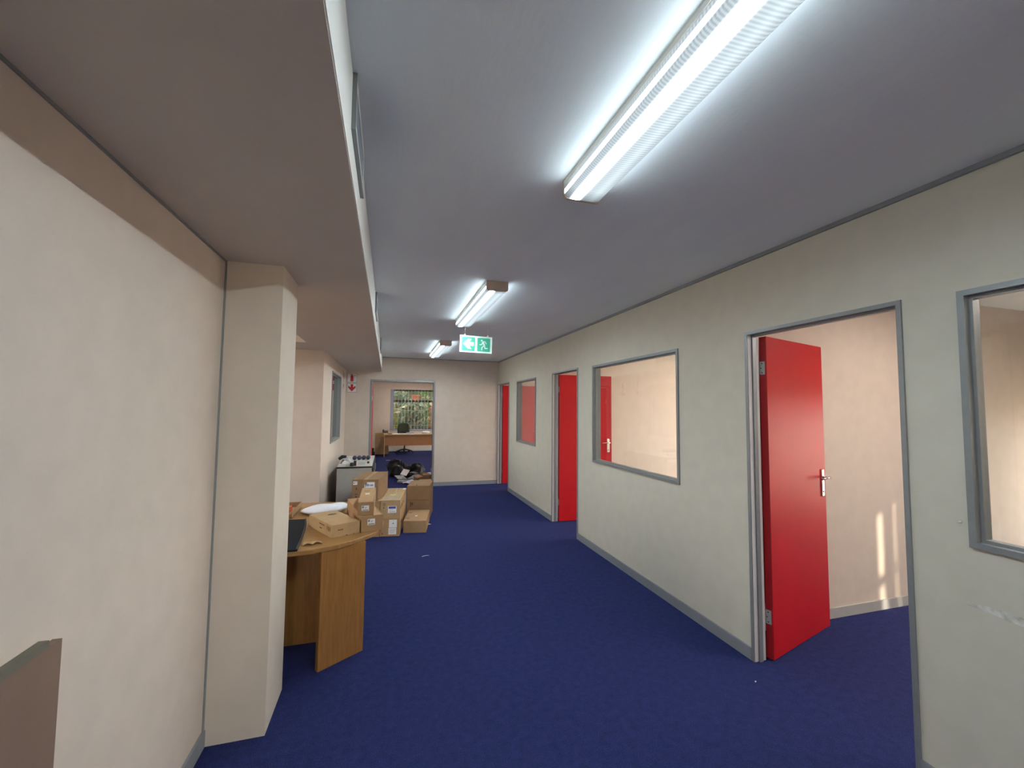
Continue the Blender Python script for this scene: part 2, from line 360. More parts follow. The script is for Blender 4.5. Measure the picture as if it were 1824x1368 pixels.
# torn wallpaper and wall plug, parts of the right wall
tw = MB(); n = 16
top = []; bot = []
for i in range(n + 1):
    t = i / n; y = 1.156 - .36 * t; zc = .797 + .012 * t + .006 * math.sin(7 * t); h = .003 + .018 * min(1, t * 2.2) * (0.7 + .6 * random.random())
    top.append((XR - .0015 - .004 * random.random(), y, zc + h)); bot.append((XR - .0015 - .003 * random.random(), y, zc - h))
tw.raw(top + bot, [(i, i + 1, n + 2 + i, n + 1 + i) for i in range(n)])
tw.raw([(XR + .001, p[1], p[2]) for p in top] + [(XR + .001, p[1], p[2]) for p in bot], [(i + 1, i, n + 1 + i, n + 2 + i) for i in range(n)])
o = tw.build('torn_strip', 'pale_rubber', wr); o['label'] = 'torn strip of pale wallpaper'
pb = MB(); ring = []
for k, (rr, xx) in enumerate(((.007, 0), (.007, -.005), (.004, -.008))):
    ring += [(XR + xx, 1.150 + rr * math.cos(2 * math.pi * j / 12), 1.122 + rr * math.sin(2 * math.pi * j / 12)) for j in range(12)]
pb.raw(ring, [(k * 12 + j, k * 12 + (j + 1) % 12, (k + 1) * 12 + (j + 1) % 12, (k + 1) * 12 + j) for k in range(2) for j in range(12)] + [tuple(range(24, 36))])
pb.build('wall_plug', 'white_paint', wr)

# ------------------------------------------------------------------ windows and doors
def window_in_y(name, W, x0, x1, label, glass='glass', parent_kind=True, fw=.023, front=-1, m='alu'):
    """internal window in a wall that runs along Y between x0 and x1; frame proud of both faces"""
    y0, y1, z0, z1 = W; e = empty(name, ((x0 + x1) / 2, (y0 + y1) / 2, z0)); struct(e, label, 'window')
    cx, cy = e.location.x, e.location.y
    a, c = x0 - .012 - cx, x1 + .012 - cx; u0, u1 = y0 - cy, y1 - cy; H = z1 - z0
    box('frame_stile', a, c, u0, u0 + fw, 0, H, m, e); box('frame_stile', a, c, u1 - fw, u1, 0, H, m, e)
    box('frame_rail', a, c, u0 + fw, u1 - fw, 0, fw, m, e); box('frame_rail', a, c, u0 + fw, u1 - fw, H - fw, H, m, e)
    # glazing bead around the pane
    bd = .012; g = MB()
    for (p0, p1, q0, q1) in ((u0 + fw, u0 + fw + bd, fw, H - fw), (u1 - fw - bd, u1 - fw, fw, H - fw), (u0 + fw + bd, u1 - fw - bd, fw, fw + bd), (u0 + fw + bd, u1 - fw - bd, H - fw - bd, H - fw)):
        g.box(-.018, .018, p0, p1, q0, q1)
    g.build('glazing_bead', m, e, fix=False)
    box('pane', -.003, .003, u0 + fw, u1 - fw, fw, H - fw, glass, e)
    return e

window_in_y('window_1', W1, XR, XR2, 'grey framed internal window beside the torn wallpaper')
window_in_y('window_2', W2, XR, XR2, 'large grey framed internal window showing an open red door edge')
window_in_y('window_3', W3, XR, XR2, 'small grey framed internal window filled by a red door behind it')
window_in_y('window_4', LW, XL - .102, XL - .002, 'narrow looking grey framed window in the left office partition', glass='glass2')
window_in_y('window_5', AW, XW - .1, XW, 'outer window of the desk alcove')
window_in_y('window_6', LR, XW - .1, XW, 'outer window of the left office')
window_in_y('window_7', EW1, XE, XE + .1, 'outer window of the office with sun patches')
wb = window_in_y('window_13', EW0, XE, XE + .1, 'outer window with the added vertical blind'); box('transom', -.03, .03, EW0[0] + .04 - wb.location.y, EW0[1] - .04 - wb.location.y, .60, .66, 'alu', wb)  # crossbar added to split the sun patches
window_in_y('window_8', EW2, XE, XE + .1, 'outer window of the middle office')
window_in_y('window_9', EW3, XE, XE + .1, 'outer window of the office next to the end wall')
window_in_y('window_10', (10.0, 14.5, .9, 2.2), XE, XE + .1, 'outer side window of the far office')

def lever_handle(parent, x, z, side, yface):
    """plate with keyhole and lever; side is the direction away from the door face"""
    h = MB(); h.box(x - .019, x + .019, min(yface, yface + side * .009), max(yface, yface + side * .009), z - .135, z + .06)
    o = h.build('handle', 'chrome', parent, bevel=.004, fix=False)
    l = MB().tube([(x, yface + side * .006, z + .005), (x, yface + side * .05, z + .005)], .0095, 10)
    l.tube([(x + .006, yface + side * .05, z + .005), (x - .04, yface + side * .052, z + .007), (x - .115, yface + side * .048, z + .002)], [.0095, .009, .007], 10)
    l.build('lever', 'chrome', o, smooth=True)
    k = MB().tube([(x, yface + side * .008, z - .10), (x, yface + side * .0105, z - .10)], .007, 10); k.build('keyhole', 'dark', o)
    return o

def door_in_y(name, D, hinge, ang, label, cam_side_hinges=True):
    y0, y1 = D; e = empty(name, ((XR + XR2) / 2, (y0 + y1) / 2, 0)); struct(e, label, 'door')
    cx, cy = e.location.x, e.location.y; a, c = XR - .010 - cx, XR2 + .006 - cx; u0, u1 = y0 - cy, y1 - cy; fw = .020
    for (p0, p1, q) in ((u0, u0 + fw, 1), (u1 - fw, u1, -1)):
        jb = MB().box(a, c, p0, p1, 0, HD)
        st = (p1, p1 + .012) if q == 1 else (p0 - .012, p0)
        jb.box(a + .035, a + .062, st[0], st[1], 0, HD - fw)        # door stop
        jo = jb.build('jamb', 'alu', e, fix=False)
        li = (p1, p1 + .003) if q == 1 else (p0 - .003, p0)
        box('lit_face', a + .006, a + .032, li[0], li[1], 0, HD - fw, 'lit_face', jo); box('lit_face', a + .065, c, li[0], li[1], 0, HD - fw, 'lit_face', jo)
    hb = MB().box(a, c, u0 + fw, u1 - fw, HD - fw, HD); hb.box(a + .035, a + .062, u0 + fw, u1 - fw, HD - fw - .012, HD - fw)
    hb.build('head', 'alu', e, fix=False)
    lf = MB().box(0, .813, -.046, 0, .008, HD - fw - .006).build('leaf', 'red', e, fix=False, bevel=.0015)
    lf.location = (hinge[0] - cx, hinge[1] - cy, 0); lf.rotation_euler = (0, 0, ang)
    box('edge_band', -.0012, .0006, -.0445, -.0015, .012, HD - fw - .01, 'red_edge', lf)
    lever_handle(lf, .755, 1.078, -1, -.046); lever_handle(lf, .755, 1.078, 1, 0)
    for z in (.22, 1.80):
        hg = MB().box(-.004, -.0015, -.036, -.004, z, z + .085)
        hg.tube([(-.008, .004, z - .03), (-.008, .004, z + .115)], .007, 8)
        hg.box(-.040, -.008, .001, .005, z - .03, z + .115)
        h = hg.build('hinge', 'hinge', lf, fix=False)
        sw = MB()
        for zz, yy in ((z + .012, -.018), (z + .042, -.012), (z + .072, -.018)):
            sw.tube([(-.0035, yy, zz), (-.0052, yy, zz)], .004, 8)
        sw.build('screw', 'dark', h)
    return e

door_in_y('door_1', D1, (2.342, 2.186), math.atan2(.236, .80), 'open red door with chrome lever handle showing a sunlit office wall')
door_in_y('door_2', D2, (2.330, 5.556), R(-.8), 'open red door between the two internal windows')
door_in_y('door_3', D3, (2.330, 8.600), R(-1.5), 'open red door in the corner beside the end wall')

# double doorway in the end wall
e = empty('door_4', ((OPEN[0] + OPEN[1]) / 2, (YF + YF2) / 2, 0)); struct(e, 'wide double doorway with red leaves swung open into the far office', 'door')
cx, cy = e.location.x, e.location.y; a, c = YF - .01 - cy, YF2 + .006 - cy; u0, u1 = OPEN[0] - cx, OPEN[1] - cx; fw = .036
box('jamb', u0, u0 + fw, a, c, 0, OPEN[2], 'alu', e); box('jamb', u1 - fw, u1, a, c, 0, OPEN[2], 'alu', e)
box('head', u0 + fw, u1 - fw, a, c, OPEN[2] - fw, OPEN[2], 'alu', e)
for (hx, ang, sgn) in ((u0 + fw + .002, R(89.5), -1), (u1 - fw - .002, R(83.5), 1)):
    lf = MB().box(0, .585, min(0, sgn * -.04), max(0, sgn * -.04), .008, OPEN[2] - fw - .006).build('leaf', 'red', e, fix=False)
    lf.location = (hx, YF2 + .012 - cy, 0); lf.rotation_euler = (0, 0, ang)
    for z in (.25, 1.70):
        box('hinge', -.012, .002, -.012, .012, z, z + .09, 'hinge', lf)

# garden window (end wall of the far office)
e = empty('window_11', ((NW[0] + NW[1]) / 2, YN + .11, NW[2])); struct(e, 'dark framed garden window with upright burglar bars', 'window')
hw = (NW[1] - NW[0]) / 2; H = NW[3] - NW[2]
for s_ in (-1, 1): box('frame_post', s_ * hw, s_ * (hw - .115), -.112, .05, 0, H, 'reveal', e)
box('reveal', -hw, hw, -.11, .11, H - .006, H, 'reveal', e); box('sill', -hw, hw, -.14, .11, 0, .02, 'reveal', e)
for s_ in (-1, 1): box('frame_stile', s_ * (hw - .006), s_ * (hw - .04), .06, .10, .02, H - .006, 'winblack', e)
box('frame_rail', -hw + .04, hw - .04, .06, .10, .02, .055, 'winblack', e); box('frame_rail', -hw + .04, hw - .04, .06, .10, H - .045, H - .006, 'winblack', e)
box('transom', -hw + .04, hw - .04, .055, .105, 1.01, 1.085, 'winblack', e)
box('pane', -hw + .04, hw - .04, .078, .082, .055, 1.01, 'glass_tint', e); box('pane', -hw + .04, hw - .04, .078, .082, 1.085, H - .045, 'glass_tint', e)
for k in range(12):
    x = -hw + .16 + k * (2 * hw - .32) / 11
    MB().tube([(x, .0, .02), (x, .0, H - .006)], .008, 6).build('bar', 'bar', e, smooth=True)
for z in (.16, .70, 1.28): box('bar', -hw, hw, -.006, .006, z - .004, z + .004, 'bar', e)

# unseen vertical blind, added so that its gaps shape the sun patches
def blind(W, label, gaps=()):
    y0, y1, z0, z1 = W
    e = empty('sun_slot_blind', (XE - .075, (y0 + y1) / 2, z0)); tag(e, label, 'blind')
    cy = e.location.y
    box('added_blind_rail', -.02, .02, y0 - cy, y1 - cy, z1 - z0 + .02, z1 - z0 + .05, 'white_paint', e)
    first = None; y = y0 - .02; pitch = .075
    while y < y1 + .02:
        skip = any(g0 < y < g1 for g0, g1 in gaps)
        if not skip:
            if first is None:
                s_ = MB().raw([(0, -.044, -.05), (0, .044, -.05), (0, .044, z1 - z0 + .02), (0, -.044, z1 - z0 + .02)], [(0, 1, 2, 3)]).build('slat', 'blind', e, fix=False); first = s_  # slats of the added blind
            else:
                s_ = first.copy(); col.objects.link(s_); s_.parent = e
            s_.location = (0, y - cy, 0); s_.rotation_euler = (0, 0, R(-12))
        y += pitch
blind(EW0, 'added pale vertical blind with gaps that shape the sun patches in the office', gaps=((-2.79, -2.62), (-2.41, -2.34)))

# unseen window behind the camera, added to let in fill light
e = empty('added_fill_window', ((BWIN[0] + BWIN[1]) / 2, YB - .05, BWIN[2])); struct(e, 'added window letting fill light in through the wall behind', 'window')
hw = (BWIN[1] - BWIN[0]) / 2; H = BWIN[3] - BWIN[2]
for s_ in (-1, 1): box('frame_stile', s_ * hw, s_ * (hw - .04), -.06, .06, 0, H, 'alu', e)
box('frame_rail', -hw + .04, hw - .04, -.06, .06, 0, .04, 'alu', e); box('frame_rail', -hw + .04, hw - .04, -.06, .06, H - .04, H, 'alu', e)
box('pane', -hw + .04, hw - .04, -.003, .003, .04, H - .04, 'glass', e)

for W_ in (EW0, EW1, EW2, EW3, (10.0, 14.5, .9, 2.2)):
    portal(XE + .12, (W_[0] + W_[1]) / 2, (W_[2] + W_[3]) / 2, W_[3] - W_[2], W_[1] - W_[0], (-1, 0, 0))
for W_ in (AW, LR):
    portal(XW - .12, (W_[0] + W_[1]) / 2, (W_[2] + W_[3]) / 2, W_[3] - W_[2], W_[1] - W_[0], (1, 0, 0))
portal((BWIN[0] + BWIN[1]) / 2, YB - .12, (BWIN[2] + BWIN[3]) / 2, BWIN[1] - BWIN[0], BWIN[3] - BWIN[2], (0, 1, 0))
portal((NW[0] + NW[1]) / 2, YN + .24, (NW[2] + NW[3]) / 2, NW[1] - NW[0], NW[3] - NW[2], (0, -1, 0))
# ------------------------------------------------------------------ fluorescent lights
def ceiling_light(y0, label, x0=.80, lens='lens', group='fluorescent ceiling lights along the passage'):
    L = 1.55; e = empty('ceiling_light', (x0, y0 + L / 2, ZC)); tag(e, label, 'light', group)
    h = L / 2
    box('housing', -.078, .078, -h + .012, h - .012, -.020, 0, 'lamp_body', e)
    prof = [(-.085, -.018), (-.085, -.038), (-.085, -.058), (-.080, -.068), (-.068, -.0735), (-.035, -.0765), (0, -.0775), (.035, -.0765), (.068, -.0735), (.080, -.068), (.085, -.058), (.085, -.038), (.085, -.018)]
    n = len(prof); l = MB()
    ys = [-h + .012, h - .012]
    l.raw([(x, y, z) for y in ys for x, z in prof], [(i, i + 1, n + i + 1, n + i) for i in range(n - 1)])
    lo = l.build('lens', lens, e, fix=False)
    for s_ in (-1, 1):
        cp = [(-.0875, 0), (-.0875, -.060), (-.083, -.072), (-.070, -.0785), (.070, -.0785), (.083, -.072), (.0875, -.060), (.0875, 0)]
        MB().prism_axis(cp, s_ * h, s_ * (h - .013), 'y').build('end_cap', 'end_cap', e)
    b = MB()
    for s_ in (-1, 1): b.box(s_ * .086 - .0025, s_ * .086 + .0025, -h + .013, h - .013, -.022, -.004)
    b.build('side_lip', 'lamp_body', e, fix=False)
    return e
ceiling_light(.105, 'large ribbed fluorescent light on the ceiling near the wall vent')
ceiling_light(3.135, 'lit fluorescent ceiling light just before the hanging exit sign')
ceiling_light(6.175, 'lit fluorescent ceiling light beyond the exit sign by the end wall')

GO = 'fluorescent lights inside the offices'
ceiling_light(3.3, 'dim helper light added in the raised ceiling of the desk alcove', -1.4, 'lens_dim', GO)  # unseen fitting added to brighten the raised alcove face
ceiling_light(.10, 'warm fluorescent light in the office with the added vertical blind', 3.8, 'lens_office', GO)
ceiling_light(3.30, 'warm fluorescent light in the office behind the large internal window', 4.5, 'lens_warm', GO)
ceiling_light(6.40, 'warm fluorescent light in the office behind the small internal window', 4.5, 'lens_warm', GO)
ceiling_light(13.6, 'second warm light added over the desk to brighten the far office', .9, 'lens_warm', GO)  # unseen second fitting, added for more light in the far office
ceiling_light(10.2, 'warm fluorescent light over the rubbish in the far office', .9, 'lens_warm', GO)
ceiling_light(6.4, 'warm fluorescent light in the left office', -2.2, 'lens_warm', GO)
# ------------------------------------------------------------------ vents on the bulkhead
def vent(y0, label):
    L, Hh = .42, .166; e = empty('air_vent', (XB, y0 + L / 2, ZS + .112)); tag(e, label, 'vent', 'air vents on the bulkhead face')
    h = L / 2
    box('frame', 0, .014, -h, -h + .028, 0, Hh, 'white_paint', e); box('frame', 0, .014, h - .028, h, 0, Hh, 'white_paint', e)
    box('frame', 0, .014, -h + .028, h - .028, 0, .028, 'white_paint', e); box('frame', 0, .014, -h + .028, h - .028, Hh - .028, Hh, 'white_paint', e)
    box('backing', -.002, .004, -h + .026, h - .026, .026, Hh - .026, 'dark', e)
    for k in range(5):
        z = .042 + k * .021
        MB().prism_axis([(.003, z - .003), (.013, z + .008), (.013, z + .010), (.003, z - .001)], -h + .028, h - .028, 'y').build('slat', 'vent', e)
    box('gasket', -.001, .016, -h - .006, -h, -.006, Hh, 'alu', e); box('gasket', -.001, .016, -h, h + .004, -.006, 0, 'alu', e)
vent(1.28, 'white framed air vent on the bulkhead beside the large fluorescent light')
vent(3.745, 'white framed air vent on the bulkhead above the pillar end')
vent(6.20, 'white framed air vent on the bulkhead by the farthest light')

# ------------------------------------------------------------------ signs
e = empty('exit_sign', (.953, 4.70, 2.291)); tag(e, 'green and white hanging exit sign with arrow and running figure', 'exit sign')
tl = R(1.3)
sg = empty('dummy'); bpy.data.objects.remove(sg)
WS, HS = .375, .192
bd_ = box('board', -WS / 2, WS / 2, -.004, .004, -HS / 2, HS / 2, 'signw', e); bd_.rotation_euler = (0, tl, 0)
def flat(name, pts, y, m, parent, t=.0012):
    return MB().prism_axis(pts, y - t, y, 'y').build(name, m, parent)
for s_ in (-1, 1):
    c0 = s_ * .089; q = .0755
    r_ = .010; pts = []
    for (sx, sz, a0) in ((1, 1, 0), (-1, 1, 90), (-1, -1, 180), (1, -1, 270)):
        for k in range(4):
            a_ = R(a0 + 30 * k); pts.append((c0 + sx * (q - r_) + r_ * math.cos(a_), sz * (q + .003 - r_) + r_ * math.sin(a_)))
    flat('panel', pts, -.004, 'green', bd_)
cx0 = -.089
flat('arrow', [(cx0 + p * .068, q * .068) for p, q in ((-.92, 0), (-.1, .86), (.52, .86), (.18, .34), (.92, .34), (.92, -.30), (.22, -.30), (.55, -.84), (-.05, -.84))], -.0052, 'signw', bd_)
fig = MB(); fx = .089; S = .068
def limb(ps, w0, w1):
    for (p, q), (r1, r2) in zip(zip(ps[:-1], ps[1:]), [(w0, w1)] * (len(ps) - 1)):
        d = Vector((q[0] - p[0], q[1] - p[1])); d.normalize(); nrm = Vector((-d.y, d.x))
        A = [(p[0] + nrm.x * r1, p[1] + nrm.y * r1), (p[0] - nrm.x * r1, p[1] - nrm.y * r1), (q[0] - nrm.x * r2, q[1] - nrm.y * r2), (q[0] + nrm.x * r2, q[1] + nrm.y * r2)]
        fig.prism_axis([(fx + x * S, z * S) for x, z in A], -.0064, -.0052, 'y')
        for cc, rr in ((p, r1), (q, r2)):
            fig.prism_axis([(fx + (cc[0] + rr * math.cos(k * math.pi / 5)) * S, (cc[1] + rr * math.sin(k * math.pi / 5)) * S) for k in range(10)], -.0064, -.0052, 'y')
hc = (-.36, .72)
fig.prism_axis([(fx + (hc[0] + .15 * math.cos(k * math.pi / 7)) * S, (hc[1] + .15 * math.sin(k * math.pi / 7)) * S) for k in range(14)], -.0064, -.0052, 'y')
limb([(-.12, .42), (.10, -.08)], .16, .15)
limb([(-.10, .55), (.22, .56), (.42, .22)], .08, .07)
limb([(-.22, .46), (-.36, .02), (-.66, .02)], .08, .07)
limb([(.12, -.10), (.22, -.56), (.64, -.56)], .11, .08)
limb([(.04, -.12), (-.28, -.45), (-.32, -.88)], .11, .08)
fig.build('running_figure', 'signw', bd_, fix=False)
for wx in (-.13, .135):
    box('hook', wx - .008, wx + .008, -.006, .006, HS / 2 - .008 - wx * math.sin(tl), HS / 2 + .012 - wx * math.sin(tl), 'hinge', e)
    MB().tube([(wx, 0, HS / 2 + .01 - wx * math.sin(tl)), (wx + .004, 0, ZC - 2.291)], .0011, 6).build('hanging_wire', 'wire', e)

def fire_sign(loc, rz, kind, label):
    e = empty('fire_sign', loc, rz); tag(e, label, 'sign', 'red and white fire extinguisher signs')
    q = .087
    box('backing', -q, q, -.003, 0, -q, q, 'grey_print', e); p = box('plate', -q + .006, q - .006, -.0045, -.003, -q + .006, q - .006, 'signwhite', e)
    if kind == 'ext':
        flat('extinguisher_body', [(-.027, -.066), (.024, -.066), (.027, -.060), (.027, .035), (.018, .045), (-.018, .045), (-.027, .035), (-.027, -.062)], -.0045, 'signred', e)
        flat('extinguisher_handle', [(-.018, .047), (.018, .047), (.014, .066), (-.008, .070), (-.042, .062), (-.042, .056), (-.016, .056)], -.0045, 'signred', e)
        flat('hose', [(.016, .058), (.060, .052), (.066, .044), (.046, .012), (.046, -.062), (.041, -.062), (.041, .012), (.056, .043), (.018, .052)], -.0045, 'signred', e)
    else:
        flat('arrow', [(x * .075, z * .075) for x, z in ((-.30, .92), (.30, .92), (.30, .12), (.88, .55), (.88, .02), (0, -.92), (-.88, .02), (-.88, .55), (-.30, .12))], -.0045, 'signred', e)
fire_sign((-.668, YF, 2.124), 0, 'ext', 'fire extinguisher picture sign on the end wall')
fire_sign((-.665, YF, 1.934), 0, 'arrow', 'red downward arrow sign below the extinguisher picture on the end wall')
fire_sign((XL - .002, 8.18, 2.134), R(90), 'ext', 'fire extinguisher picture sign on the partition beside the narrow window')
fire_sign((XL - .002, 8.18, 1.944), R(90), 'arrow', 'red arrow sign on the partition beside the narrow window')

# brown board standing against the blank wall
e = empty('hardboard_sheet', (XL + .02, .80, 0)); tag(e, 'brown hardboard sheet standing upright against the blank wall', 'board')
box('sheet', -.0195, 0, -.80, .545, 0, .985, 'brown', e)
MB().box(-.0195, .001, -.80, .50, .985, 1.003).build('edge_strip', 'olive', e, fix=False)

# ------------------------------------------------------------------ D-ended desk
TOP = .72
front = [(-1.75, 2.742), (-.62, 2.742), (-.533, 2.746), (-.46, 2.757), (-.397, 2.771), (-.33, 2.795), (-.266, 2.828), (-.21, 2.872), (-.159, 2.921), (-.112, 2.972), (-.072, 3.022), (-.040, 3.068), (-.020, 3.13), (-.008, 3.22), (-.006, 3.34), (-.018, 3.50), (-.05, 3.68), (-.11, 3.84), (-.21, 3.97), (-.34, 4.06), (-.50, 4.10), (-1.75, 4.10)]
dk = empty('desk', (-.9, 3.4, 0)); tag(dk, 'oak veneer desk with rounded end holding cardboard boxes behind the pillar', 'desk')
loc = lambda pts: [(x + .9, y - 3.4) for x, y in pts]
o = MB().prism(loc(front), TOP - .028, TOP).build('desk_top', 'oak_top', dk, bevel=.004)
A_, B_ = Vector((-.355, 2.785)), Vector((-.112, 2.958)); d_ = (B_ - A_).normalized(); n_ = Vector((-d_.y, d_.x))
pl = [A_, B_, B_ + n_ * .032, A_ + n_ * .032]
MB().prism(loc([(p.x, p.y) for p in pl]), 0, TOP - .028).build('panel_leg', 'oak', dk, bevel=.002)
B2 = Vector((-.26, 3.72)); A2 = Vector((-.48, 3.96)); d_ = (A2 - B2).normalized(); n2 = Vector((-d_.y, d_.x))
MB().prism(loc([(p.x, p.y) for p in (B2, A2, A2 + n2 * .032, B2 + n2 * .032)]), 0, TOP - .028).build('panel_leg', 'oak', dk)
box('modesty_panel', -1.6 + .9, -.36 + .9, 3.02 - 3.4, 3.045 - 3.4, .06, TOP - .028, 'oak', dk)
box('panel_leg', -1.64 + .9, -1.61 + .9, 2.80 - 3.4, 4.05 - 3.4, 0, TOP - .028, 'oak', dk)

# ------------------------------------------------------------------ cardboard boxes
def carton(c0, c1, depth, z, h, label, m='card', tape=None, flaps=True, marks=(), group=None, name='cardboard_box'):
    """c0 and c1 are the front bottom corners (left, right), depth runs away from the front"""
    c0, c1 = Vector(c0), Vector(c1); d = c1 - c0; wd = d.length; ang = math.atan2(d.y, d.x); nrm = Vector((-d.y, d.x)).normalized()
    ctr = (c0 + c1) / 2 + nrm * depth / 2
    e = empty(name, (ctr.x, ctr.y, z), ang); tag(e, label, 'box', group)
    a, bq = wd / 2, depth / 2
    ft = .004
    MB().box(-a, a, -bq, bq, 0, h - ft).build('body', m, e, fix=False, bevel=.0012)
    if flaps:
        for s_ in (-1, 1):
            box('flap', s_ * a, s_ * .0012, -bq, bq, h - ft, h, m, e)
    else:
        box('lid', -a, a, -bq, bq, h - ft, h, m, e)
    if tape:
        box('tape', -.022 if wd > .2 else -.015, .022 if wd > .2 else .015, -bq - .0008, bq + .0008, h, h + .0008, tape, e)
        box('tape', -.022 if wd > .2 else -.015, .022 if wd > .2 else .015, -bq - .0008, -bq, h - .06 * min(1, h / .2), h + .0008, tape, e)
    for mk in marks:
        face, kind, u0, u1, v0, v1 = mk[:6]
        quad_mark(e, face, kind, u0, u1, v0, v1, a, bq, h, mk[6] if len(mk) > 6 else None)
    return e

def quad_mark(e, face, m, u0, u1, v0, v1, a, bq, h, name=None, lift=.0006):
    """printed or stuck rectangle; u, v are fractions of the face"""
    U = lambda s, t, f: s + (t - s) * f
    nm = name or ('shipping_label' if m == 'white' else 'printed_mark')
    b = MB()
    if face == 'front': b.box(U(-a, a, u0), U(-a, a, u1), -bq - lift, -bq + .0002, U(0, h, v0), U(0, h, v1))
    elif face == 'right': b.box(a - .0002, a + lift, U(-bq, bq, u0), U(-bq, bq, u1), U(0, h, v0), U(0, h, v1))
    elif face == 'left': b.box(-a - lift, -a + .0002, U(-bq, bq, u0), U(-bq, bq, u1), U(0, h, v0), U(0, h, v1))
    else: b.box(U(-a, a, u0), U(-a, a, u1), U(-bq, bq, v0), U(-bq, bq, v1), h - .0002, h + lift)
    return b.build(nm, m, e, fix=False)

def label_with_print(e, wd, depth, h, face, u0, u1, v0, v1, prints):
    a, bq = wd / 2, depth / 2
    lab = quad_mark(e, face, 'white', u0, u1, v0, v1, a, bq, h)
    for (m, p0, p1, q0, q1) in prints:
        quad_mark(lab, face, m, u0 + (u1 - u0) * p0, u0 + (u1 - u0) * p1, v0 + (v1 - v0) * q0, v0 + (v1 - v0) * q1, a, bq, h, 'print', lift=.0011)

GD, GF = 'boxes piled on the desk', 'boxes stacked on the carpet'
SHIP = [('grey_print', .06, .30, .50, .92), ('grey_print', .42, .75, .62, .70), ('grey_print', .42, .62, .45, .52), ('grey_print', .08, .92, .08, .24)]
# long box on the desk and the one lying on it
e = carton((-.148, 3.05), (-.008, 3.082), .63, TOP, .105, 'long cardboard box with shipping label lying under another on the desk end', 'card', marks=[('right', 'ink', .02, .03, .05, .95), ('top', 'ink', .955, .965, .0, .9)], group=GD)
label_with_print(e, .144, .63, .105, 'front', .28, .62, .42, .80, SHIP)
e = carton((-.176, 3.085), (-.072, 3.085), .54, TOP + .1055, .088, 'narrow cardboard box with label on top of the long box', 'card', marks=[('top', 'ink', .955, .975, .02, .40), ('top', 'ink', .955, .975, .75, .98), ('top', 'card2', .25, .6, .72, .78)], group=GD)
label_with_print(e, .104, .54, .088, 'front', .24, .70, .34, .74, SHIP)
for k in range(5):
    quad_mark(e, 'top', 'white', .34 + k * .06, .34 + k * .06 + .035, .50, .58, .052, .27, .088, 'printed_mark')
# flat box with a hand hole
e = carton((-.324, 2.965), (-.158, 3.055), .394, TOP, .080, 'flat cardboard box with an oval hand hole beside the black pad', 'card3', flaps=False,
           marks=[('front', 'ink', .22, .40, .52, .56), ('front', 'ink', .24, .27, .50, .60), ('front', 'ink', .30, .33, .50, .59), ('front', 'ink', .36, .39, .50, .60),
                  ('left', 'ink', .05, .075, .5, .82), ('left', 'ink', .10, .125, .45, .82), ('left', 'ink', .16, .18, .5, .82), ('left', 'ink', .30, .52, .70, .78), ('left', 'ink', .40, .50, .36, .46), ('front', 'ink', .50, .56, .0, .06), ('front', 'ink', .78, .80, .0, .08)], group=GD)
hh = [(.030 * math.cos(k * math.pi / 10) * (1.0), .013 * math.sin(k * math.pi / 10)) for k in range(20)]
o = MB().prism([(x + .026, y + .095) for x, y in hh], .0795, .0806).build('hand_hole', 'dark', e)
o = MB().prism([(x * 1.12 + .026, y * 1.2 + .095) for x, y in hh], .0795, .0803).build('hole_rim', 'ink', e)
# floor pile
e = carton((-.343, 5.463), (-.058, 5.424), .82, 0, .430, 'cardboard carton on the carpet underneath the big taped carton', 'card', group=GF, marks=[('front', 'ink', .55, .75, .2, .24)])
e = carton((-.386, 5.478), (-.082, 5.425), .655, .4305, .256, 'big brown carton with blue lettered label on top of the pile', 'card2', tape='tape', group=GF,
           marks=[('front', 'ink', .12, .22, .30, .34), ('front', 'ink', .15, .19, .52, .62), ('front', 'ink', .14, .20, .16, .24), ('right', 'ink', .08, .085, .2, .8)])
wdd = math.hypot(.304, .053)
label_with_print(e, wdd, .655, .256, 'front', .04, .20, .76, .92, [('grey_print', .1, .35, .3, .75), ('grey_print', .5, .85, .5, .65)])
label_with_print(e, wdd, .655, .256, 'front', .47, .86, .22, .88, [('blue', .08 + .11 * k, .08 + .11 * k + .075, .70 + .03 * (k % 2), .84 + .04 * ((k + 1) % 2)) for k in range(4)] + [('blue', .58 + .10 * k, .58 + .10 * k + .07, .72, .84) for k in range(3)] + [('blue', .10, .14, .62, .92)])
e = carton((-.053, 5.432), (.180, 5.400), .80, 0, .215, 'lower carton of the labelled pair with a white two part label', 'card', group=GF, marks=[('right', 'ink', .1, .3, .6, .7), ('front', 'ink', .12, .16, .1, .2)])
label_with_print(e, .234, .80, .215, 'front', .44, .84, .10, .46, [('grey_print', .1, .9, .70, .74), ('grey_print', .1, .8, .50, .54), ('grey_print', .1, .7, .30, .33)])
label_with_print(e, .234, .80, .215, 'front', .46, .86, .48, .92, [('grey_print', .45, .62, .45, .60), ('grey_print', .52, .56, .80, .90)])
e = carton((-.053, 5.432), (.180, 5.400), .80, .2155, .215, 'upper carton of the labelled pair with a blue and white label', 'card3', group=GF,
           marks=[('right', 'ink', .06, .14, .45, .62), ('right', 'ink', .22, .34, .45, .62), ('right', 'ink', .42, .52, .5, .62), ('front', 'ink', .16, .20, .55, .63), ('front', 'ink', .14, .16, .68, .85), ('front', 'ink', .19, .21, .68, .85), ('front', 'ink', .24, .26, .68, .85), ('top', 'ctape', .10, .92, .06, .36), ('top', 'yellow', .30, .62, .40, .45), ('top', 'ctape', .52, .60, .5, .98), ('top', 'white', .82, .98, .86, .97), ('top', 'tape', .44, .47, .35, .98)], tape=None)
label_with_print(e, .234, .80, .215, 'front', .39, .82, .30, .68, [('blue', .08, .92, .62, .94), ('grey_print', .15, .85, .12, .18), ('grey_print', .2, .6, .40, .44)])
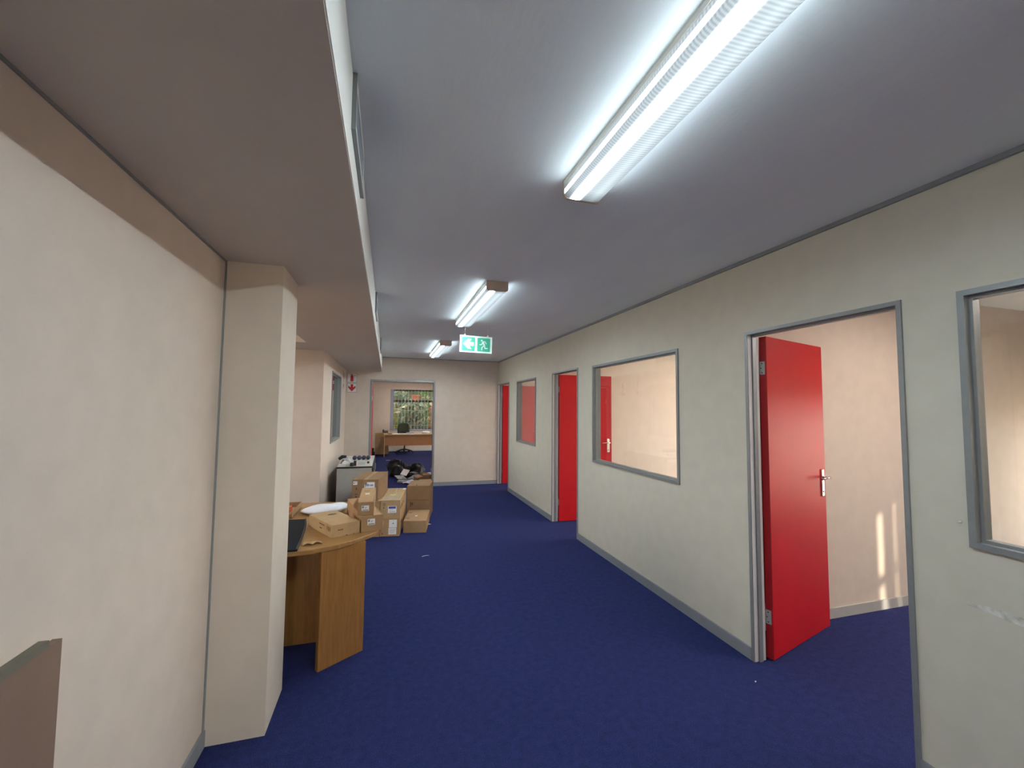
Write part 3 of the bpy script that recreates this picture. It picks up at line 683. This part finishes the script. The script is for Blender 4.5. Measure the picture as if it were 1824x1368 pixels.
e = carton((.228, 5.510), (.507, 5.464), .575, 0, .147, 'low cardboard box on the carpet in front of the tall carton', 'card', flaps=False, group=GF,
           marks=[('top', 'ink', .05, .22, .72, .76), ('top', 'ink', .04, .20, .22, .26), ('top', 'white', .42, .52, .40, .47)])
e = carton((.297, 6.175), (.607, 6.113), .47, 0, .462, 'tall two tier carton standing behind the low box on the carpet', 'card2', flaps=False, group=GF,
           marks=[('front', 'ink', .42, .62, .80, .815), ('front', 'ink', .0, .97, .565, .575), ('front', 'ink', .20, .26, .42, .50), ('front', 'ink', .14, .18, .38, .52), ('right', 'ink', .12, .20, .40, .47), ('top', 'ink', .36, .40, .05, .30), ('top', 'ink', .40, .46, .02, .08)])
o = MB().box(-.159, .130, -.2375, -.2355, .267, .455).build('outer_sleeve', 'card2', e, fix=False)

# ------------------------------------------------------------------ things on the desk
e = empty('desk_pad', (-.62, 3.11, TOP)); tag(e, 'flat black pad lying on the desk beside the pillar', 'pad')
pp = [(-.92, 2.752), (-.482, 2.752), (-.490, 2.86), (-.498, 3.0), (-.511, 3.149), (-.528, 3.31), (-.557, 3.478), (-.92, 3.50)]
MB().prism([(x + .62, y - 3.11) for x, y in pp], 0, .011).build('mat', 'blackpad', e, bevel=.003)
rm = MB()
for i in range(1, 6):
    p, q = pp[i], pp[i + 1]
    rm.tube([(p[0] + .62 - .004, p[1] - 3.11, .011), (q[0] + .62 - .004, q[1] - 3.11, .011)], .005, 6)
rm.build('raised_rim', 'black', e)

# crumpled piece of packing card
def grid_sheet(nx, ny, fn, thick=.0015):
    v = [fn(i / nx, j / ny) for j in range(ny + 1) for i in range(nx + 1)]
    f = [(j * (nx + 1) + i, j * (nx + 1) + i + 1, (j + 1) * (nx + 1) + i + 1, (j + 1) * (nx + 1) + i) for j in range(ny) for i in range(nx)]
    return MB().raw(v, f)
o = grid_sheet(10, 3, lambda u, v: (-.468 + .105 * u - .02 * v, 2.842 + .05 * v + .03 * u, TOP + .003 + .014 * abs(math.sin(u * 6.5)) * (1 - .5 * v))).build('cardboard_scrap', 'card3')
tag(o, 'small bent scrap of cardboard on the front of the desk', 'scrap')
s_ = o.modifiers.new('thick', 'SOLIDIFY'); s_.thickness = .0025

# white bundle
def lump(nu, nv, fn, name, m, parent=None):
    vs_ = []; fs_ = []
    for j in range(nv + 1):
        for i in range(nu):
            vs_.append(fn(2 * math.pi * i / nu, j / nv))
    for j in range(nv):
        for i in range(nu):
            fs_.append((j * nu + i, j * nu + (i + 1) % nu, (j + 1) * nu + (i + 1) % nu, (j + 1) * nu + i))
    fs_.append(tuple(range(nu - 1, -1, -1))); fs_.append(tuple(nv * nu + i for i in range(nu)))
    return MB().raw(vs_, fs_).build(name, m, parent, smooth=True)
def fn(a_, t):
    # low soft pillow, flattened on the desk, thicker to the right
    ph = t * math.pi; r_ = math.sin(ph) ** .55 if 0 < t < 1 else 0.02
    x = math.cos(a_) * .155 * r_ * (1 + .06 * math.sin(3 * a_)); y = math.sin(a_) * .12 * r_ * (1 + .08 * math.cos(2 * a_ + 1))
    z = .05 - .05 * math.cos(ph)
    z *= (1.0 + .10 * math.sin(4 * a_) * r_ + .25 * (x / .15))
    return (x * 1.12, y, max(0, z * .56))
o = lump(28, 12, fn, 'plastic_bundle', 'sheet'); o.location = (-.462, 3.70, TOP); o.rotation_euler = (0, 0, R(6))
tag(o, 'smooth white plastic bundle lying behind the flat box on the desk', 'bundle')

e = empty('open_carton', (-.835, 3.76, TOP)); tag(e, 'small open carton holding orange red packets at the back of the desk', 'box')
box('base', -.17, .165, -.20, .18, 0, .004, 'card', e)
for (x0, x1, y0, y1, h) in ((-.17, .165, -.20, -.196, .030), (-.17, .165, .176, .18, .045), (-.17, -.166, -.196, .176, .045), (.161, .165, -.196, .176, .045)):
    box('side', x0, x1, y0, y1, .0, h, 'card', e)
for k in range(4):
    o = box('red_packet', -.055, .055, -.03, .03, .006, .042 + .006 * (k % 2), 'orange', None); o.location = (-.905 + .135 * (k % 2), 3.66 + .11 * (k // 2), TOP); o.rotation_euler = (0, 0, R(9 - 5 * k))
    tag(o, 'orange red packet inside the small open carton', 'packet', 'packets in the open carton')

# ------------------------------------------------------------------ grey cabinet with things on it
e = empty('low_cabinet', (-.424, 7.08, 0)); tag(e, 'long grey low cabinet with black edged top against the partition', 'cabinet')
MB().box(-.232, .232, -.68, .68, .05, .70).build('carcass', 'cab', e, fix=False)
box('plinth', -.215, .215, -.66, .66, 0, .05, 'black', e)
box('cabinet_top', -.240, .240, -.69, .69, .70, .722, 'black', e); box('top_surface', -.236, .236, -.686, .686, .722, .726, 'cabtop', e)
for k in range(3):
    dr = box('door', .232, .248, -.675 + k * .452, -.675 + k * .452 + .446, .06, .695, 'black', e)
    box('handle', .248, .258, -.675 + k * .452 + .39, -.675 + k * .452 + .405, .5, .6, 'hinge', dr)
ct = .726
# white box with label, black rolls above
e = empty('toner_box', (-.335, 6.545, ct)); tag(e, 'white box with green label carrying the dark rolls on the cabinet', 'box')
MB().box(-.105, .125, -.10, .10, 0, .075).build('body', 'signwhite', e, fix=False, bevel=.002)
box('label', -.04, .05, -.1008, -.10, .015, .052, 'signw', e); box('printed_mark', .075, .105, -.1008, -.10, .03, .06, 'dark', e); box('dark_end', -.1055, -.07, -.1008, .1005, 0, .073, 'black', e)
for k in range(4):
    rl = MB(); x = -.13 + k * .062
    rl.tube([(0, -.06, .026), (0, -.02, .026), (0, -.018, .030), (0, .05, .030)], [.022, .026, .030, .030], 12)
    o = rl.build('dark_roll', 'navy', None, smooth=False); o.location = (-.335 + x + .03, 6.53, ct + .0755 - .001); tag(o, 'dark blue roll on the white box on the cabinet', 'roll', 'dark rolls on the cabinet')
o = MB().tube([(0, 0, .0), (0, 0, .012), (0, 0, .05)], [.026, .03, .022], 12).build('black_cup', 'black'); o.location = (-.462, 6.424, ct); tag(o, 'small black plastic cup beside the white box on the cabinet', 'cup')
o = box('paper_pad', -.045, .045, -.022, .022, 0, .035, 'signwhite'); o.location = (-.595, 6.424, ct); tag(o, 'small white block in front of the grey cloth on the cabinet', 'block')
o = grid_sheet(14, 10, lambda u, v: (-.625 + .17 * u, 6.45 + .16 * v, max(ct + .004, ct + .002 + .085 * math.exp(-((u - .42) / .36) ** 4) + .016 * math.sin(9 * u + 5 * v) * (1 if .15 < u < .85 else 0) * .7 + .02 * math.sin(6 * v)))).build('grey_cloth', 'cloth', smooth=True)
s_ = o.modifiers.new('thick', 'SOLIDIFY'); s_.thickness = .006
tag(o, 'crumpled grey cloth lying on the cabinet next to the partition', 'cloth')
o = MB().tube([(-.03, 0, .0), (.0, .01, .02), (.035, 0, .022)], [.014, .018, .012], 8).build('black_strap', 'black', smooth=True); o.location = (-.60, 6.50, ct + .095); o.scale = (1.5, 1.5, 1.5); tag(o, 'bunched black strap on top of the grey cloth', 'strap')

# ------------------------------------------------------------------ scraps on the carpet
def scrap(x, y, a_, l, wd, label, m='white'):
    o = grid_sheet(4, 1, lambda u, v: ((u - .5) * l, (v - .5) * wd, .0015 + .004 * math.sin(u * 3.1))).build('paper_scrap', m); o.location = (x, y, 0); o.rotation_euler = (0, 0, a_)
    s_ = o.modifiers.new('thick', 'SOLIDIFY'); s_.thickness = .001
    tag(o, label, 'scrap')
scrap(.425, 4.61, R(12), .075, .008, 'thin white thread of paper lying alone on the blue carpet')
scrap(.575, 5.83, R(20), .05, .03, 'small white scrap beside the low box on the carpet')
scrap(.067, 13.1, R(3), .13, .05, 'white slip of paper on the carpet before the far desk')
scrap(2.08, 2.02, R(30), .012, .006, 'tiny white fleck on the carpet before the open red door')

# ------------------------------------------------------------------ rubbish in the doorway of the far office
import mathutils
def bag_skin():
    # collapsed ring of bin liner: thick on the left and at the back, low in front, puckered all over
    nu, nv = 72, 20; v = []; f = []
    for i in range(nu):
        a_ = 2 * math.pi * i / nu; c_, q_ = math.cos(a_), math.sin(a_)
        rad = .115 + .035 * max(0, -c_) + .03 * max(0, q_) - .05 * max(0, -q_) * (1 if c_ > -.3 else .4) + .02 * math.sin(3 * a_ + 1)
        for j in range(nv):
            b_ = 2 * math.pi * j / nv
            nz = mathutils.noise.noise(Vector((c_ * 2.4 + 4, q_ * 2.4, math.sin(b_) * 1.3))); n2_ = mathutils.noise.noise(Vector((c_ * 8 + math.cos(b_) * 3, q_ * 8, math.sin(b_) * 4)))
            r_ = rad * (1 + .35 * nz + .25 * n2_)
            R_ = 1 + .12 * nz
            x = c_ * (.27 * R_ + r_ * math.cos(b_)); y = q_ * (.22 * R_ + r_ * math.cos(b_) * .9); z = rad * .92 + r_ * math.sin(b_) * 1.05
            v.append((x, y, max(0, z)))
    for i in range(nu):
        for j in range(nv):
            f.append((i * nv + j, ((i + 1) % nu) * nv + j, ((i + 1) % nu) * nv + (j + 1) % nv, i * nv + (j + 1) % nv))
    return MB().raw(v, f)
o = bag_skin().build('refuse_bag', 'bag', smooth=True); o.location = (.44, 10.02, 0)
tag(o, 'open black refuse bag slumped on the carpet in the doorway', 'bag')
GR = 'rubbish spilled in the far doorway'
def slab(name, x, y, z, sx, sy, sz, rx, ry, rz, m, label, cat='paper'):
    o = box(name, -sx / 2, sx / 2, -sy / 2, sy / 2, 0, sz, m); o.location = (x, y, z); o.rotation_euler = (R(rx), R(ry), R(rz)); tag(o, label, cat, GR); return o
slab('newspaper', .31, 9.50, .045, .20, .22, .02, 12, 4, 22, 'news', 'folded grey newspaper sliding out of the refuse bag', 'newspaper')
slab('newspaper', .59, 9.50, .05, .14, .28, .02, 10, -6, -34, 'news', 'open grey newspaper lying across the rubbish', 'newspaper')
slab('newspaper', .38, 9.23, .0, .26, .18, .035, 0, 0, -14, 'news', 'stack of magazines on the carpet in front of the refuse bag', 'magazine')
slab('paper_wad', .41, 9.72, .12, .14, .18, .02, 34, 10, -24, 'white', 'bright white paper poking from the refuse bag', 'paper')
slab('paper_sheet', .60, 9.58, .135, .15, .10, .006, -14, 18, 30, 'white', 'small white sheet on top of the newspapers', 'paper')
slab('cardboard_piece', .68, 9.34, .012, .16, .14, .08, 6, -6, 30, 'card', 'crushed brown cardboard piece beside the newspapers', 'cardboard')
slab('cardboard_piece', .83, 9.62, .02, .15, .14, .10, -5, 8, 14, 'card3', 'pale cardboard piece leaning behind the crushed one', 'cardboard')
slab('small_carton', .86, 9.38, 0, .17, .16, .12, 0, 0, 4, 'card2', 'small brown carton against the doorway jamb', 'box')
slab('flat_carton', .815, 9.14, .0, .26, .18, .045, 0, 0, 4, 'card3', 'flat pale carton on the carpet at the doorway jamb', 'box')
def pl_fn(u, v):
    return ((u - .5) * .34, (v - .5) * .18, .02 + .04 * math.sin(u * 3.14) * math.sin(v * 3.14) + .012 * math.sin(11 * u + 3 * v))
o = grid_sheet(14, 8, pl_fn).build('plastic_wrap', 'sheet', smooth=True); o.location = (.50, 9.04, 0); o.rotation_euler = (0, 0, R(8)); s_ = o.modifiers.new('thick', 'SOLIDIFY'); s_.thickness = .004
tag(o, 'crumpled white plastic wrap in front of the rubbish', 'plastic', GR)
o = lump(14, 8, lambda a_, t: (math.cos(a_) * .07 * math.sin(t * 3.1) * (1 + .2 * math.sin(3 * a_)), math.sin(a_) * .06 * math.sin(t * 3.1 + .02), .06 - .06 * math.cos(t * 3.14) + .004 * math.sin(5 * a_)), 'plastic_wad', 'sheet')
o.location = (.94, 9.66, .0); tag(o, 'small wad of white plastic behind the small carton', 'plastic', GR)

# ------------------------------------------------------------------ far office furniture
e = empty('office_desk', (.85, 14.45, 0)); tag(e, 'cherry coloured office desk standing before the garden window', 'desk')
box('desk_top', -.94, .95, -.42, .13, .675, .705, 'oak_far_light', e)
box('modesty_panel', -.90, .90, -.33, -.31, .34, .675, 'oak_far', e)
box('side_panel', -.925, -.90, -.40, .12, 0, .675, 'oak_far_light', e); box('side_panel', .90, .925, -.40, .12, 0, .675, 'oak_far', e)
e = empty('pedestal_cabinet', (-.155, 14.90, 0)); tag(e, 'beech pedestal cabinet standing at the left end of the office desk', 'cabinet')
box('carcass', -.21, .21, -.28, .28, .02, .70, 'oak_far_light', e); box('cabinet_top', -.22, .22, -.29, .29, .70, .725, 'oak_far_light', e); box('plinth', -.20, .20, -.27, .27, 0, .02, 'black', e)
for k in range(3): 
    dr = box('drawer', .21, .226, -.27, .27, .04 + k * .22, .04 + k * .22 + .21, 'oak_far_light', e); box('handle', .226, .24, -.06, .06, .13 + k * .22, .145 + k * .22, 'black', dr)
# telephone
e = empty('telephone', (-.045, 14.74, .725)); tag(e, 'black desk telephone at the left end of the office desk', 'telephone')
MB().prism_axis([(-.10, 0), (.10, 0), (.10, .07), (-.10, .025)], -.09, .09, 'x').build('base', 'black', e)
MB().tube([(-.07, -.06, .07), (-.06, 0, .095), (-.07, .06, .07)], [.024, .018, .024], 8).build('handset', 'black', e, smooth=True)
# chair
e = empty('office_chair', (.60, 15.15, 0), R(180 + 8)); tag(e, 'black swivel chair with green tinted mesh back at the office desk', 'chair')
MB().tube([(0, 0, .06), (0, 0, .14), (0, 0, .15), (0, 0, .44)], [.035, .035, .022, .022], 10).build('gas_stem', 'black', e, smooth=True)
for k in range(5):
    a_ = 2 * math.pi * k / 5 + .2
    lg = MB().tube([(.03 * math.cos(a_), .03 * math.sin(a_), .12), (.17 * math.cos(a_), .17 * math.sin(a_), .10), (.30 * math.cos(a_), .30 * math.sin(a_), .065)], [.026, .022, .016], 6).build('base_leg', 'black', e)
    ca = MB(); cxx, cyy = .30 * math.cos(a_), .30 * math.sin(a_); tx, ty = -math.sin(a_), math.cos(a_)
    for q in (-1, 1): ca.tube([(cxx + tx * .012 * q, cyy + ty * .012 * q, .029), (cxx + tx * .03 * q, cyy + ty * .03 * q, .029)], .028, 10)
    ca.build('castor', 'black', lg)
MB().box(-.24, .24, -.23, .24, .44, .50).build('seat', 'black', e, fix=False, bevel=.03)
fb = grid_sheet(8, 8, lambda u, v: ((u - .5) * (.37 + .05 * math.sin(v * 3.1)), -.24 - .05 * math.cos((u - .5) * 2.6) - .05 * v + .02, .56 + .46 * v - .03 * abs(u - .5) ** 2 * 4 * v)).build('backrest', 'greenmesh', e, smooth=True)
s_ = fb.modifiers.new('thick', 'SOLIDIFY'); s_.thickness = .03
MB().box(-.03, .03, -.32, -.24, .42, .75).build('back_support', 'black', e, fix=False)
for q in (-1, 1): MB().tube([(q * .25, .05, .47), (q * .29, .04, .55), (q * .29, .04, .66), (q * .28, -.02, .67), (q * .28, .16, .67)], .016, 6).build('armrest', 'black', e)
# papers on the desk
for (x, y, sx, sy, h, a_, m, lb, ct_, nm) in ((.36, 14.22, .34, .24, .012, 5, 'white', 'stack of white papers on the office desk before the chair', 'paper', 'paper_stack'),
        (.70, 14.30, .30, .22, .008, -4, 'white', 'white sheet on the office desk under the grey folder', 'paper', 'paper_sheet'),
        (.74, 14.42, .24, .18, .03, 3, 'grey_print', 'dark grey folder on the office desk', 'folder', 'folder'), (.10, 14.25, .10, .12, .03, 12, 'card2', 'small brown box on the office desk', 'box', 'small_box')):
    o = box(nm, -sx / 2, sx / 2, -sy / 2, sy / 2, 0, h, m); o.location = (x, y, .705 + (.008 if nm == 'folder' else 0)); o.rotation_euler = (0, 0, R(a_)); tag(o, lb, ct_)
o = lump(18, 8, lambda a_, t: (math.cos(a_) * .12 * math.sin(t * 3.12 + .01) * (1 + .25 * math.sin(4 * a_)), math.sin(a_) * .09 * math.sin(t * 3.12 + .01), .05 - .05 * math.cos(t * 3.14)), 'paper_wad', 'white')
o.location = (1.24, 14.25, .705); tag(o, 'crumpled white paper on the right part of the office desk', 'paper')
o = MB().tube([(0, 0, 0), (0, 0, .02), (0, 0, .25), (0, 0, .26)], [.10, .11, .125, .125], 14).build('waste_bin', 'black'); o.location = (-.50, 14.3, 0); tag(o, 'black waste bin beside the pedestal cabinet', 'bin')

# ------------------------------------------------------------------ outdoors
struct(box('ground', -40, 50, -40, 60, -.30, -.121, 'paving'), 'outdoor ground around the building', 'ground')
struct(box('wall_garden_boundary', -10, 14, 22.0, 22.2, -.125, 2.6, 'gwall'), 'pale garden boundary wall behind the shrubs', 'wall')
e = empty('brick_pier', (1.25, 20.4, -.121)); tag(e, 'red brick garden pier behind the burglar bars', 'pier')
box('pier', -.18, .18, -.18, .18, 0, 2.22, 'brick', e); box('coping', -.21, .21, -.21, .21, 2.22, 2.28, 'brick', e)
bx_ = None
def shrub(x, y, h, rx, nl, lm, size, label, name='garden_shrub', stems=5, lean=0):
    e = empty(name, (x, y, -.121)); tag(e, label, 'shrub', 'shrubs outside the garden window')
    st = MB()
    for k in range(stems):
        a_ = random.uniform(0, 6.28); r_ = random.uniform(.2, .8) * rx
        st.tube([(.05 * math.cos(a_), .05 * math.sin(a_), 0), (r_ * .4 * math.cos(a_) + .05, r_ * .4 * math.sin(a_), h * .5), (r_ * math.cos(a_) + lean, r_ * math.sin(a_), h * random.uniform(.75, .95))], [.03, .02, .008], 5)
    st.build('stem', 'bark', e)
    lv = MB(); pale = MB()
    for k in range(nl):
        a_ = random.uniform(0, 6.28); r_ = rx * random.random() ** .5; z = h * (.08 + .92 * random.random() ** .8)
        p = Vector((r_ * math.cos(a_) + lean * z / h, r_ * math.sin(a_) * .7, z))
        d = Vector((random.gauss(0, 1), random.gauss(0, 1), random.gauss(-.1, .7))).normalized(); u = d.cross(Vector((random.gauss(0, 1), random.gauss(0, 1), random.gauss(0, 1)))).normalized()
        l = size * random.uniform(.6, 1.4); wd = l * random.uniform(.18, .32); nn = d.cross(u) * l * .12
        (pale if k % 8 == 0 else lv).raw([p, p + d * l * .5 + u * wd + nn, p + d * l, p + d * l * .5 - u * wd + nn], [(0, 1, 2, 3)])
    lv.build('foliage', LEAF[lm], e, fix=False); pale.build('sunlit_foliage', LEAF[5], e, fix=False)
shrub(-.10, 16.9, 1.9, .42, 420, 2, .20, 'yellow green bush at the left side of the garden window')
shrub(.98, 17.6, 1.9, .52, 520, 1, .22, 'grey green bush in the middle of the garden window')
shrub(2.02, 16.9, 1.8, .42, 480, 3, .20, 'dry brown tangled bush at the right side of the garden window')
shrub(1.95, 18.6, 3.2, .75, 620, 0, .22, 'tall green shrub behind the dry bush')
shrub(.25, 18.6, 3.4, .75, 640, 1, .24, 'tall pale leaved shrub behind the yellow bush')
shrub(2.9, 20.2, 3.4, .9, 600, 4, .24, 'tall dark leaved shrub near the brick pier')
shrub(-.2, 20.4, 3.6, .9, 700, 4, .26, 'dark hedge like shrub against the garden wall')
